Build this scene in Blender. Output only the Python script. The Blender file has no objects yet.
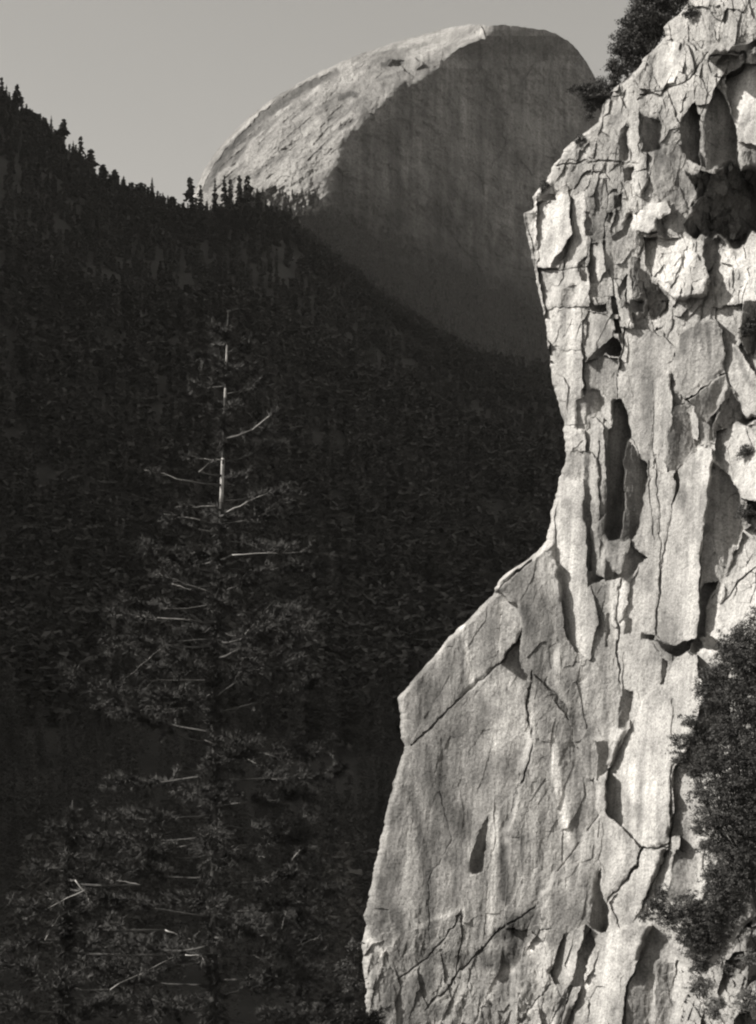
import bpy, math, random
import numpy as np
from mathutils import Vector, Matrix

random.seed(7)
RNG = np.random.default_rng(7)
S = bpy.context.scene
COL = S.collection

# ------------------------------------------------------------------ camera
F = 1576.0          # focal length in pixels of the 756 x 1024 frame
H0 = 800.0          # picture row of the horizon (a view camera with raised front)
def at(px, py, Y):
    return Vector(((px - 378.0) / F * Y, Y, (H0 - py) / F * Y))

cam_d = bpy.data.cameras.new('camera'); cam = bpy.data.objects.new('camera', cam_d); COL.objects.link(cam)
cam_d.sensor_fit = 'VERTICAL'; cam_d.sensor_height = 24.0; cam_d.sensor_width = 24.0
cam_d.lens = F / 1024.0 * 24.0
cam_d.shift_y = (H0 - 512.0) / 1024.0
cam_d.clip_start = 0.5; cam_d.clip_end = 30000
cam.location = (0, 0, 0); cam.rotation_euler = (math.radians(90), 0, 0)
S.camera = cam

# ------------------------------------------------------------------ light
SUN = Vector((-0.78, -0.09, 0.60)).normalized()
w = bpy.data.worlds.new('World'); S.world = w; w.use_nodes = True
nt = w.node_tree; nt.nodes.clear()
out = nt.nodes.new('ShaderNodeOutputWorld'); bg = nt.nodes.new('ShaderNodeBackground')
sky = nt.nodes.new('ShaderNodeTexSky'); sky.sky_type = 'NISHITA'; sky.sun_disc = False
sky.sun_elevation = math.asin(SUN.z); sky.sun_rotation = math.atan2(SUN.x, SUN.y)
sky.air_density = 1.0; sky.dust_density = 1.6; sky.ozone_density = 1.0; sky.altitude = 1300
bw = nt.nodes.new('ShaderNodeRGBToBW')          # the picture is a toned monochrome print
tint = nt.nodes.new('ShaderNodeMixRGB'); tint.blend_type = 'MULTIPLY'; tint.inputs[0].default_value = 1
tint.inputs[2].default_value = (1.0, 0.965, 0.905, 1)
nt.links.new(sky.outputs[0], bw.inputs[0]); nt.links.new(bw.outputs[0], tint.inputs[1])
nt.links.new(tint.outputs[0], bg.inputs[0]); nt.links.new(bg.outputs[0], out.inputs[0])
bg.inputs[1].default_value = 0.13

sd = bpy.data.lights.new('sun', 'SUN'); sd.energy = 5.0; sd.angle = math.radians(0.5); sd.color = (1.0, 0.965, 0.91)
so = bpy.data.objects.new('sun', sd); COL.objects.link(so)
so.rotation_euler = SUN.to_track_quat('Z', 'Y').to_euler(); so.location = (-60, 0, 80)

S.view_settings.view_transform = 'Standard'; S.view_settings.look = 'None'
S.view_settings.gamma = 1; S.view_settings.use_curve_mapping = False
S.view_settings.exposure = 0.74
S.cycles.filter_width = 2.2
S.cycles.max_bounces = 5; S.cycles.diffuse_bounces = 3; S.cycles.transparent_max_bounces = 4

# ------------------------------------------------------------------ tags
def tag(o, label=None, cat=None, group=None, kind=None):
    if label: o['label'] = label
    if cat: o['category'] = cat
    if group: o['group'] = group
    if kind: o['kind'] = kind
    return o
def empty(name, loc):
    o = bpy.data.objects.new(name, None); COL.objects.link(o); o.location = loc
    o.empty_display_size = 0.3
    return o

# ------------------------------------------------------------------ numpy noise
def _hash(ix, iy, seed):
    h = (ix.astype(np.int64) * 374761393 + iy.astype(np.int64) * 668265263 + seed * 1274126177) & 0xFFFFFFFF
    h = ((h ^ (h >> 13)) * 1274126177) & 0xFFFFFFFF
    h = ((h ^ (h >> 16)) * 2246822519) & 0xFFFFFFFF
    h = h ^ (h >> 15)
    return (h & 0xFFFFFF) / float(0xFFFFFF)
def vnoise(x, y, seed):
    ix = np.floor(x); iy = np.floor(y); fx = x - ix; fy = y - iy
    fx = fx * fx * fx * (fx * (fx * 6 - 15) + 10); fy = fy * fy * fy * (fy * (fy * 6 - 15) + 10)
    a = _hash(ix, iy, seed); b = _hash(ix + 1, iy, seed); c = _hash(ix, iy + 1, seed); d = _hash(ix + 1, iy + 1, seed)
    return (a + (b - a) * fx + (c - a) * fy + (a - b - c + d) * fx * fy) * 2 - 1
def fbm(x, y, seed, n=4, g=0.5):
    r = 0; a = 1.0; t = 0
    for k in range(n):
        r = r + a * vnoise(x, y, seed + 17 * k); t += a
        x = x * 2.03 + 3.1; y = y * 2.03 - 1.7; a *= g
    return r / t
def facets(x, y, cx, cy, seed, tm, tv, to, jit=0.9, skew=0.0):
    """broken rock: every cell of a jittered mosaic is its own tilted plane"""
    u = (x + skew * y) / cx; v = y / cy
    iu = np.floor(u); iv = np.floor(v)
    best = np.full(u.shape, 1e9); val = np.zeros(u.shape)
    for du in (-1, 0, 1):
        for dv in (-1, 0, 1):
            gx = iu + du; gy = iv + dv
            sx = gx + 0.5 + jit * (_hash(gx, gy, seed) - 0.5); sy = gy + 0.5 + jit * (_hash(gx, gy, seed + 1) - 0.5)
            dd = np.abs(u - sx) * 0.7 + np.abs(v - sy) * 0.4 + 0.5 * ((u - sx) ** 2 + (v - sy) ** 2)
            pl = (to * (_hash(gx, gy, seed + 2) * 2 - 1)
                  - tm * (_hash(gx, gy, seed + 3) * 2 - 1) * (u - sx) * cx
                  - tv * (_hash(gx, gy, seed + 4) * 2 - 1) * (v - sy) * cy)
            m = dd < best
            best = np.where(m, dd, best); val = np.where(m, pl, val)
    return val

def inside(poly, x, y):
    r = np.zeros(x.shape, bool); n = len(poly)
    for i in range(n):
        x0, y0 = poly[i]; x1, y1 = poly[(i + 1) % n]
        if y0 == y1: continue
        c = ((y0 > y) != (y1 > y)) & (x < (x1 - x0) * (y - y0) / (y1 - y0) + x0)
        r ^= c
    return r
def line_dist(pts, x, y):
    best = np.full(x.shape, 1e9); par = np.zeros(x.shape)
    n = len(pts) - 1
    for i in range(n):
        x0, y0 = pts[i]; x1, y1 = pts[i + 1]; dx = x1 - x0; dy = y1 - y0; L = dx * dx + dy * dy
        t = np.clip(((x - x0) * dx + (y - y0) * dy) / L, 0, 1)
        d = np.hypot(x - x0 - t * dx, y - y0 - t * dy)
        m = d < best
        best = np.where(m, d, best); par = np.where(m, (i + t) / n, par)
    return best, par
def sstep(x, a, b):
    t = np.clip((x - a) / (b - a), 0, 1); return t * t * (3 - 2 * t)

def grid_mesh(name, P, mat, tone=None, smooth=False):
    """P: rows x cols x 3"""
    r, c, _ = P.shape
    me = bpy.data.meshes.new(name)
    me.vertices.add(r * c); me.vertices.foreach_set('co', P.reshape(-1).astype(np.float32))
    i = np.arange((r - 1) * (c - 1)); a = (i // (c - 1)) * c + i % (c - 1)
    q = np.stack([a, a + c, a + c + 1, a + 1], 1).reshape(-1).astype(np.int32)
    n = len(i)
    me.loops.add(n * 4); me.loops.foreach_set('vertex_index', q)
    me.polygons.add(n); me.polygons.foreach_set('loop_start', (np.arange(n) * 4).astype(np.int32))
    me.polygons.foreach_set('loop_total', np.full(n, 4, np.int32))
    me.polygons.foreach_set('use_smooth', np.full(n, smooth))
    if tone is not None:
        at_ = me.attributes.new('tone', 'FLOAT', 'POINT'); at_.data.foreach_set('value', tone.reshape(-1).astype(np.float32))
    me.update(calc_edges=True); me.materials.append(mat)
    return me
def link(name, me, parent=None):
    o = bpy.data.objects.new(name, me); COL.objects.link(o)
    if parent: o.parent = parent
    return o
def faces_mesh(name, V, nper, mat, extra=None):
    """V: N x nper x 3 loose faces (leaves, needles); extra: (verts, faces list) solid geometry"""
    V = np.asarray(V, np.float32); n = V.shape[0]
    me = bpy.data.meshes.new(name)
    me.vertices.add(n * nper); me.vertices.foreach_set('co', V.reshape(-1))
    me.loops.add(n * nper); me.loops.foreach_set('vertex_index', np.arange(n * nper, dtype=np.int32))
    me.polygons.add(n); me.polygons.foreach_set('loop_start', (np.arange(n) * nper).astype(np.int32))
    me.polygons.foreach_set('loop_total', np.full(n, nper, np.int32))
    me.update(calc_edges=True); me.materials.append(mat)
    return me

# ------------------------------------------------------------------ materials
WARM = np.array([1.0, 0.972, 0.93])
def grey(v): return (v * WARM[0], v * WARM[1], v * WARM[2], 1)
def new_mat(name):
    m = bpy.data.materials.new(name); m.use_nodes = True
    n = m.node_tree; b = n.nodes['Principled BSDF']
    b.inputs['Roughness'].default_value = 0.9; b.inputs['Specular IOR Level'].default_value = 0.2
    return m, n, b
def N(n, t, **k):
    x = n.nodes.new(t)
    for a, v in k.items(): setattr(x, a, v)
    return x
def noise(n, coord, scale, detail=5, rough=0.6, mapscale=None, dist=0.0):
    if mapscale:
        mp = N(n, 'ShaderNodeMapping'); mp.inputs['Scale'].default_value = mapscale
        n.links.new(coord, mp.inputs[0]); coord = mp.outputs[0]
    t = N(n, 'ShaderNodeTexNoise'); t.inputs['Scale'].default_value = scale; t.inputs['Detail'].default_value = detail
    t.inputs['Roughness'].default_value = rough; t.inputs['Distortion'].default_value = dist
    n.links.new(coord, t.inputs[0]); return t.outputs[0]
def ramp(n, fac, stops):
    r = N(n, 'ShaderNodeValToRGB'); e = r.color_ramp.elements
    while len(e) < len(stops): e.new(0.5)
    for x, (p, v) in zip(e, stops): x.position = p; x.color = (v, v, v, 1)
    n.links.new(fac, r.inputs[0]); return r.outputs[0]
def mul(n, a, b):
    m = N(n, 'ShaderNodeMath', operation='MULTIPLY')
    for i, v in enumerate((a, b)):
        if isinstance(v, (int, float)): m.inputs[i].default_value = v
        else: n.links.new(v, m.inputs[i])
    return m.outputs[0]
def tinted(n, val, b):
    t = N(n, 'ShaderNodeCombineColor')
    for i in range(3): n.links.new(mul(n, val, float(WARM[i])), t.inputs[i])
    n.links.new(t.outputs[0], b.inputs['Base Color'])
def bump(n, h, b, strength, dist):
    u = N(n, 'ShaderNodeBump'); u.inputs['Strength'].default_value = strength; u.inputs['Distance'].default_value = dist
    n.links.new(h, u.inputs['Height']); n.links.new(u.outputs[0], b.inputs['Normal'])

def rock_material(name, base, k):
    """granite; k = metres per texture unit: water streaks, lichen, speckle"""
    m, n, b = new_mat(name)
    co = N(n, 'ShaderNodeTexCoord').outputs['Object']
    tone = N(n, 'ShaderNodeAttribute', attribute_name='tone').outputs['Fac']
    streak = ramp(n, noise(n, co, 1.0 / k, 6, 0.62, (1.5, 1.5, 0.055), 0.25), [(0.33, 0.76), (0.5, 0.97), (0.68, 1.1)])
    wide = ramp(n, noise(n, co, 0.3 / k, 5, 0.6, (1.5, 1.5, 0.1), 0.4), [(0.36, 0.76), (0.5, 0.97), (0.64, 1.1)])
    streak = mul(n, streak, wide)
    fine = ramp(n, noise(n, co, 4.2 / k, 4, 0.6, (1.5, 1.5, 0.09)), [(0.3, 0.88), (0.65, 1.05)])
    patch = ramp(n, noise(n, co, 0.33 / k, 7, 0.7), [(0.38, 0.6), (0.5, 0.95), (0.62, 1.15)])
    speck = ramp(n, noise(n, co, 9.0 / k, 8, 0.75), [(0.36, 0.55), (0.5, 0.98), (0.64, 1.25)])
    lich = ramp(n, noise(n, co, 1.7 / k, 9, 0.75), [(0.36, 0.66), (0.46, 1.0)])
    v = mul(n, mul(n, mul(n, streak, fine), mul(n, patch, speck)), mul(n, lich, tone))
    tinted(n, mul(n, v, base), b)
    bump(n, noise(n, co, 5.0 / k, 9, 0.7), b, 0.8, 0.16 * k)
    return m
M_rock = rock_material('cliff_granite', 0.40, 1.6)
M_dome = rock_material('dome_granite', 0.32, 34.0)

def leaf_material(name, val, spread=0.5, trans=0.0):
    m, n, b = new_mat(name)
    co = N(n, 'ShaderNodeTexCoord').outputs['Object']
    v = ramp(n, noise(n, co, 1.3, 4, 0.7), [(0.3, 1 - spread), (0.7, 1 + spread)])
    tinted(n, mul(n, v, val), b)
    b.inputs['Roughness'].default_value = 0.75
    return m
M_forest = leaf_material('far_conifer_needles', 0.09, .08)
M_needle = leaf_material('pine_needles', 0.055, 0.7)
M_leaf = leaf_material('oak_leaves', 0.06, 0.5)
M_leaf_light = leaf_material('brush_leaves', 0.12, 0.5)
m, n, b = new_mat('bark'); M_bark = m
co = N(n, 'ShaderNodeTexCoord').outputs['Object']
tinted(n, ramp(n, noise(n, co, 6.0, 6, 0.7, (1, 1, 0.25)), [(0.3, 0.04), (0.7, 0.10)]), b)
bump(n, noise(n, co, 9.0, 6, 0.7, (1, 1, 0.3)), b, 0.7, 0.05)
m, n, b = new_mat('sunlit_branch_wood'); M_sunlit_wood = m  # pale tone stands in for sunlight on limbs and stem
co = N(n, 'ShaderNodeTexCoord').outputs['Object']
tinted(n, ramp(n, noise(n, co, 3.0, 5, 0.7), [(0.3, 0.22), (0.7, 0.5)]), b)
m, n, b = new_mat('forest_floor'); M_floor = m
co = N(n, 'ShaderNodeTexCoord').outputs['Object']
tinted(n, ramp(n, noise(n, co, 0.05, 8, 0.7), [(0.3, 0.05), (0.7, 0.07)]), b)
bump(n, noise(n, co, 0.2, 8, 0.7), b, 0.6, 2.0)

# ------------------------------------------------------------------ carved rock
def carve(px, py, d, d_smooth, tone, rough, polys, lines, warp=2.3, seed=50):
    wx = px + warp * fbm(px / 9, py / 14, seed, 3) + 0.8 * warp * fbm(px / 40, py / 60, seed + 5, 2)
    wy = py + warp * fbm(px / 9, py / 14, seed + 9, 3) + 0.8 * warp * fbm(px / 40, py / 60, seed + 14, 2)
    wx = wx + 1.5 * fbm(px / 4.5, py / 7, seed + 21, 3); wy = wy + 1.5 * fbm(px / 4.5, py / 7, seed + 25, 3)
    fl = d_smooth
    for p in polys:
        pts, m_, v_, off = p[0], p[1], p[2], p[3]
        tn = p[4] if len(p) > 4 else 1.0
        rg = p[5] if len(p) > 5 else 0.45
        xs = [q[0] for q in pts]; ys = [q[1] for q in pts]
        bb = (wx > min(xs) - 2) & (wx < max(xs) + 2) & (wy > min(ys) - 2) & (wy < max(ys) + 2)
        if not bb.any(): continue
        idx = np.nonzero(bb); x = wx[idx]; y = wy[idx]
        k = inside(pts, x, y)
        if not k.any(): continue
        ii = (idx[0][k], idx[1][k]); x = px[ii]; y = py[ii]
        cx, cy = x.mean(), y.mean()
        d[ii] = fl[ii].mean() + off - m_ * (x - cx) - v_ * (y - cy)
        tone[ii] *= tn; rough[ii] = rg
    for pts, wd, dep, tn in lines:
        xs = [q[0] for q in pts]; ys = [q[1] for q in pts]
        bb = (wx > min(xs) - 9) & (wx < max(xs) + 9) & (wy > min(ys) - 9) & (wy < max(ys) + 9)
        if not bb.any(): continue
        idx = np.nonzero(bb); x = wx[idx]; y = wy[idx]
        dist, par = line_dist(pts, x, y)
        wv = wd * (0.42 + 0.55 * fbm(x / 16 + wd * 7, y / 22, seed + 31, 3)) * np.minimum(1, np.minimum(par, 1 - par) * 8 + 0.3)
        f = 1 - sstep(dist, wv * 0.5, wv * 0.5 + 0.9)
        d[idx] += dep * .75 * f
        tone[idx] *= 1 + (tn - 1) * f

# white = 1.8, light = 1.15, mid = .65, grey = .35, dark = 0, black = -.5 : how far a face turns to the left
W_, L_, M_, G_, D_, K_ = 1.8, 1.15, 0.68, 0.36, 0.02, -0.5
CLIFF = [
 # broad slabs first
 ([(398,697),(450,640),(500,585),(530,560),(560,640),(536,690),(530,735),(516,790),(508,835),(512,900),(522,960),(500,1130),(340,1130),(350,1000),(355,930),(380,830),(400,745)], 0.32, 0.1, 0, 0.73, .42),
 ([(498,588),(553,545),(560,600),(566,640),(540,692),(520,664),(523,625),(519,604),(508,601)], .4, .1, -1, .8, .45),
 ([(534,676),(566,700),(590,760),(600,815),(560,880),(530,930),(505,930),(508,835),(518,785),(533,740)], 0.3, 0.1, -2, 0.75, .5),
 ([(553,560),(566,560),(610,590),(620,690),(608,770),(590,780),(560,700)], 0.42, 0.08, 0, 0.86, .5),
 ([(600,815),(640,850),(626,880),(606,905),(595,935),(570,985),(540,1040),(500,1120),(520,960),(540,900)], 0.5, 0.1, -6, .92, .5),
 ([(544,310),(580,306),(582,360),(584,430),(586,450),(566,456),(560,400),(548,350)], 1.2, .1, 0, 1.05, .7),
 ([(559,460),(585,452),(587,520),(590,575),(600,620),(590,660),(566,640),(555,545),(556,510)], 1.05, .1, -1, 1.05, .35),
 ([(565,454),(585,450),(585,482),(562,478)], .5, .05, 0, .8),
 ([(618,325),(650,330),(676,345),(672,400),(668,470),(650,470),(640,452),(633,436),(624,402),(616,398),(620,360)], .78, .12, 0, .95, .5),
 ([(654,380),(672,372),(670,410),(667,470),(658,520),(650,520),(655,460)], 1.4, .1, -1, 1.08, .4),
 ([(633,440),(648,465),(660,470),(676,472),(672,515),(663,560),(656,632),(640,636),(624,618),(632,580),(646,556),(632,543),(645,500),(648,478)], .95, .1, -2, 1.0, .4),
 ([(626,641),(645,636),(656,642),(664,655),(662,690),(640,712),(630,730),(622,690)], .8, .1, 0, .95, .5),
 ([(684,652),(697,655),(702,700),(690,745),(676,765),(672,812),(667,846),(641,848),(607,812),(608,770),(645,700)], 1.25, .12, -5, 1.12, .35),
 ([(607,812),(641,848),(626,880),(609,905),(600,860)], .8, .1, -2, 1.0, .4),
 ([(643,850),(667,848),(653,880),(640,910),(622,935),(610,905),(626,880)], 1.0, .1, -3, 1.05, .4),
 ([(607,935),(625,930),(652,925),(640,960),(628,985),(620,1030),(590,1120),(540,1120),(575,1000)], 1.15, .15, -3, 1.08, .5),
 # upper broken wall
 ([(538,270),(588,265),(588,306),(544,310)], 1.2, .1, 0, 1.05, .6),
 ([(537,201),(553,200),(557,194),(568,194),(571,220),(573,235),(566,245),(551,270),(541,270),(538,230)], 1.25, .28, -1, 1.4, .3),
 ([(572,193),(586,193),(588,240),(586,266),(566,268),(573,236)], 1.0, .15, -2, 1.2, .4),
 ([(536,194),(555,193),(556,199),(536,201)], -.2, -.6, 5, .8),
 ([(585,180),(606,180),(606,240),(590,244)], .55, .08, 0, .9, .7),
 ([(586,212),(591,214),(593,236),(587,238)], .2, 0, 2, .85),
 ([(567,247),(565,256),(552,271),(549,269),(558,254)], -.3, -.2, 4, .9),
 ([(561,290),(574,287),(577,300),(566,308),(560,306)], .4, 0, 1, .85),
 ([(587,256),(586,282),(578,282),(579,266)], .05, 0, 4, .8),
 ([(590,244),(603,243),(606,270),(600,282),(589,282)], 1.6, .1, -2, 1.12),
 ([(589,303),(606,303),(606,311),(590,310)], -.5, -.4, 6, .7),
 ([(607,268),(612,270),(627,318),(621,321)], 1.3, .1, -4, 1.05),
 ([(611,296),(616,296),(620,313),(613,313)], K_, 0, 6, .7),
 ([(662,42),(681,42),(677,80),(660,88),(651,70)], 1.2, .3, -3, 1.3, .5),
 ([(640,60),(660,45),(652,70),(650,90),(636,100),(632,80)], .6, .2, 0, .85, 1.0),
 ([(688,8),(720,4),(722,40),(700,50),(690,40)], .85, .2, -4, .95, 1.0),
 ([(679,125),(688,110),(696,103),(702,125),(700,165),(690,160),(680,150)], -.6, -.1, 10, .75, .4),
 ([(716,86),(726,100),(737,135),(740,168),(706,168),(703,125)], -.35, 0, 9, .75, .5),
 ([(700,122),(703,122),(706,165),(701,165)], 1.2, 0, 0, .95),
 ([(727,75),(745,62),(800,66),(800,142),(739,142),(727,100)], 1.2, .3, -6, 1.2, .4),
 ([(709,57),(715,48),(728,50),(740,42),(756,40),(800,30),(800,40),(760,46),(744,49),(736,54),(724,53),(716,63)], K_, -.4, 5, .75),
 ([(655,150),(672,132),(684,155),(698,190),(688,206),(660,200),(650,175)], .25, .05, -3, .8, .5),
 ([(630,113),(641,113),(640,140),(640,162),(632,160),(628,140)], 1.5, 0, -5, 1.1),
 ([(644,118),(662,122),(660,150),(643,152)], -.2, 0, 5, .8),
 ([(621,128),(629,126),(629,160),(620,160)], -.4, 0, 6, .75),
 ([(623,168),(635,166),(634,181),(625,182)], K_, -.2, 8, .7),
 ([(683,170),(692,177),(700,168),(715,173),(730,163),(745,170),(756,163),(860,160),(860,244),(770,242),(752,232),(744,247),(735,253),(728,240),(720,235),(712,241),(704,233),(696,240),(688,232),(683,224),(694,214),(690,206),(700,198),(694,186)], -.4, -.3, 105, .5, 1.9),  # dark tone deepens the hollow's shade, on top of water stain
 ([(742,150),(800,146),(800,168),(740,170)], .3, 0, 2, .85, 1.0),
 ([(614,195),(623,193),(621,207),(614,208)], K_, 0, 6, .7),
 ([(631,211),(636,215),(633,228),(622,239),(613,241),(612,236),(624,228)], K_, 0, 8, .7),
 ([(606,213),(613,212),(612,222),(606,222)], -.3, 0, 4, .75),
 ([(630,256),(642,258),(642,284),(632,280)], .0, 0, 4, .75, 1.0),
 ([(650,202),(668,200),(672,210),(660,218),(657,232),(634,229),(635,214)], 1.2, .35, -5, 1.3),
 ([(657,218),(663,219),(672,237),(657,234)], -.3, 0, 3, .8),
 ([(663,218),(676,216),(679,236),(672,236)], .7, 0, 0, .95),
 ([(645,236),(680,238),(706,240),(704,258),(708,272),(706,298),(672,300),(656,280),(646,262)], 1.1, .5, -5, 1.38, 1.05),
 ([(712,246),(735,250),(756,240),(800,240),(800,306),(745,306),(712,308),(706,290),(710,268)], 1.1, .45, -6, 1.35, 1.05),
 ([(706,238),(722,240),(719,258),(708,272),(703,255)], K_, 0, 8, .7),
 ([(634,262),(645,270),(656,284),(667,298),(668,312),(660,319),(640,319),(632,308),(634,285)], .0, -.1, 6, .75, 1.3),
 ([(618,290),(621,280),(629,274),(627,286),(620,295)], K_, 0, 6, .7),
 ([(626,286),(632,277),(634,308),(627,308)], 1.6, 0, -2, 1.1),
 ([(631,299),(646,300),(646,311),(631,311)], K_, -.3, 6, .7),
 ([(744,302),(800,298),(800,352),(748,352),(738,336)], -.5, -.2, 10, .7, 1.2),
 ([(586,311),(600,312),(612,318),(612,337),(590,356),(585,350)], .95, .1, -4, 1.05),
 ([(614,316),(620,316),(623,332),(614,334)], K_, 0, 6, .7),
 ([(612,337),(618,339),(622,350),(620,357),(606,353),(590,365),(585,359),(600,347)], -.7, -.6, 10, .7),
 ([(585,360),(606,355),(619,358),(618,398),(600,390),(585,390)], .5, .05, 2, .85, .5),
 ([(585,388),(600,388),(606,400),(604,412),(597,415),(590,427),(585,432)], -.25, 0, 7, .8, .4),
 ([(577,398),(585,394),(585,430),(577,427)], .4, 0, 0, .9),
 ([(601,412),(606,398),(612,398),(612,426)], 1.2, .1, -2, 1.05),
 ([(616,398),(624,402),(631,418),(634,436),(631,440),(638,450),(648,462),(649,478),(645,500),(639,530),(632,543),(607,543),(606,500),(606,460),(610,430)], -.6, 0, 34, .62, .3),  # recess colour darkened too, painting in part of its shade
 ([(631,440),(638,450),(647,462),(649,478),(645,500),(639,530),(632,543),(622,543),(627,500),(624,460)], -.12, 0, 15, .8, .4),
 ([(590,418),(597,415),(604,424),(606,450),(606,500),(599,520),(594,480),(590,450)], .85, .05, -6, .95, .4),
 ([(585,450),(592,452),(594,520),(592,576),(588,576),(586,520)], .1, 0, 2, .8, .4),
 ([(592,452),(599,460),(601,560),(598,574),(592,574)], 1.0, 0, -2, 1.05, .4),
 ([(599,480),(607,480),(608,545),(600,560)], .4, 0, 0, .9, .6),
 ([(606,543),(632,541),(629,560),(622,578),(606,560)], .42, .3, -10, .9, .3),
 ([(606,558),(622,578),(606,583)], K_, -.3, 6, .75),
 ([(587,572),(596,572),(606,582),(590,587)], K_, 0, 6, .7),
 ([(632,544),(647,556),(625,583),(622,577)], -.3, 0, 4, .75),
 # hanging slab and wedge below it
 ([(680,335),(690,326),(716,320),(722,330),(725,372),(705,386),(685,398),(676,390),(677,350)], .68, -.05, -10, .92, .35),
 ([(724,374),(727,386),(716,410),(706,424),(697,420),(692,405),(687,399),(705,388)], .24, -.3, 0, .9, .2),
 ([(692,406),(698,420),(698,442),(693,440)], 1.7, 0, -2, 1.1),
 ([(671,405),(682,405),(690,415),(694,440),(690,455),(676,472),(668,471),(667,440)], .06, 0, 3, .8, .2),
 ([(698,421),(708,424),(708,443),(700,444)], .4, 0, 0, .9, .3),
 ([(708,424),(716,412),(714,440),(708,443)], -.3, 0, 3, .8, .3),
 ([(727,340),(738,345),(760,380),(800,420),(760,418),(745,416),(735,397),(726,370)], 1.0, .1, -4, 1.02, .35),
 ([(727,386),(735,398),(746,417),(757,420),(740,428),(720,430),(713,442),(712,430),(720,408)], -.4, -.2, 8, .75, .9),
 ([(715,433),(735,424),(800,430),(800,505),(742,498),(730,480),(716,461)], 1.1, .4, -15, 1.08, .6),
 ([(712,462),(728,475),(741,500),(743,530),(735,545),(728,570),(718,592),(708,602),(702,602),(703,540),(708,510),(710,490)], .2, .05, 4, .8, .7),
 ([(743,530),(756,520),(800,520),(800,560),(722,602),(712,598),(728,572)], .95, .3, -1, 1.1, .8),
 ([(703,447),(712,448),(714,460),(710,490),(705,520),(702,540),(701,600),(697,640),(672,646),(656,636),(657,610),(663,560),(672,515),(680,480),(678,472),(690,458)], 1.2, .12, -9, 1.1, .35),
 ([(656,640),(672,646),(697,639),(690,651),(680,657),(666,653)], -.1, -1.0, 5, .8),
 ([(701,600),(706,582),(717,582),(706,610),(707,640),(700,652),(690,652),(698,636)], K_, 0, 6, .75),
 ([(707,608),(722,602),(800,558),(800,680),(698,678),(698,655),(708,642)], 1.0, .4, -18, 1.05, .6),
 ([(700,638),(712,634),(728,650),(716,650),(704,648)], -.2, -.3, 3, .8),
 ([(624,618),(632,620),(631,633),(624,633)], .0, 0, 3, .8),
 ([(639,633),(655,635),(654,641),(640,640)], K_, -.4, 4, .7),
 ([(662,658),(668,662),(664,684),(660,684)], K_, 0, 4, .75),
 ([(620,688),(632,692),(626,730),(618,728)], -.4, 0, 5, .75),
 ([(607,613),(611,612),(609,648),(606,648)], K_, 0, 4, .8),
 ([(545,684),(566,706),(568,722),(560,712)], .1, 0, 1, .85),
 ([(502,603),(508,601),(519,604),(523,625),(520,640),(505,655),(500,664)], .42, .12, 0, 1.5, .3),
 # lower slabs
 ([(488,814),(488,850),(483,870),(472,873),(470,860),(476,845),(482,825)], -.9, -.3, 12, .7),
 ([(595,742),(608,740),(607,768),(596,781)], -.35, 0, 5, .8),
 ([(600,868),(603,895),(610,912),(606,931),(599,933),(589,926),(594,905)], -.9, 0, 12, .7),
 ([(553,962),(562,935),(586,925),(580,950),(570,985),(556,985),(550,975)], 1.3, .1, -4, 1.1),
 ([(590,928),(583,945),(578,965),(570,986),(584,985),(585,965),(593,945)], -.2, 0, 5, .8),
 ([(656,880),(670,838),(680,835),(676,865),(668,892),(656,905)], 1.4, .1, -1, 1.15),
 ([(676,850),(698,848),(696,903),(662,905),(668,892)], .3, .1, 1, .85, .4),
 ([(640,962),(654,955),(654,1040),(622,1040),(630,985)], .25, 0, 2, .85, .5),
 ([(656,962),(674,962),(672,1040),(655,1040)], .25, 0, 1, .85, .5),
 ([(676,960),(700,975),(684,1000),(672,1040),(673,985)], 1.4, .2, -2, 1.15),
 ([(700,975),(722,962),(742,930),(800,880),(860,880),(860,1120),(668,1120),(684,1000)], .7, .6, -8, .8, 2.2),
 ([(745,935),(800,930),(800,985),(747,980)], -.3, 0, 8, .7, 1.5),
]
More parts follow.
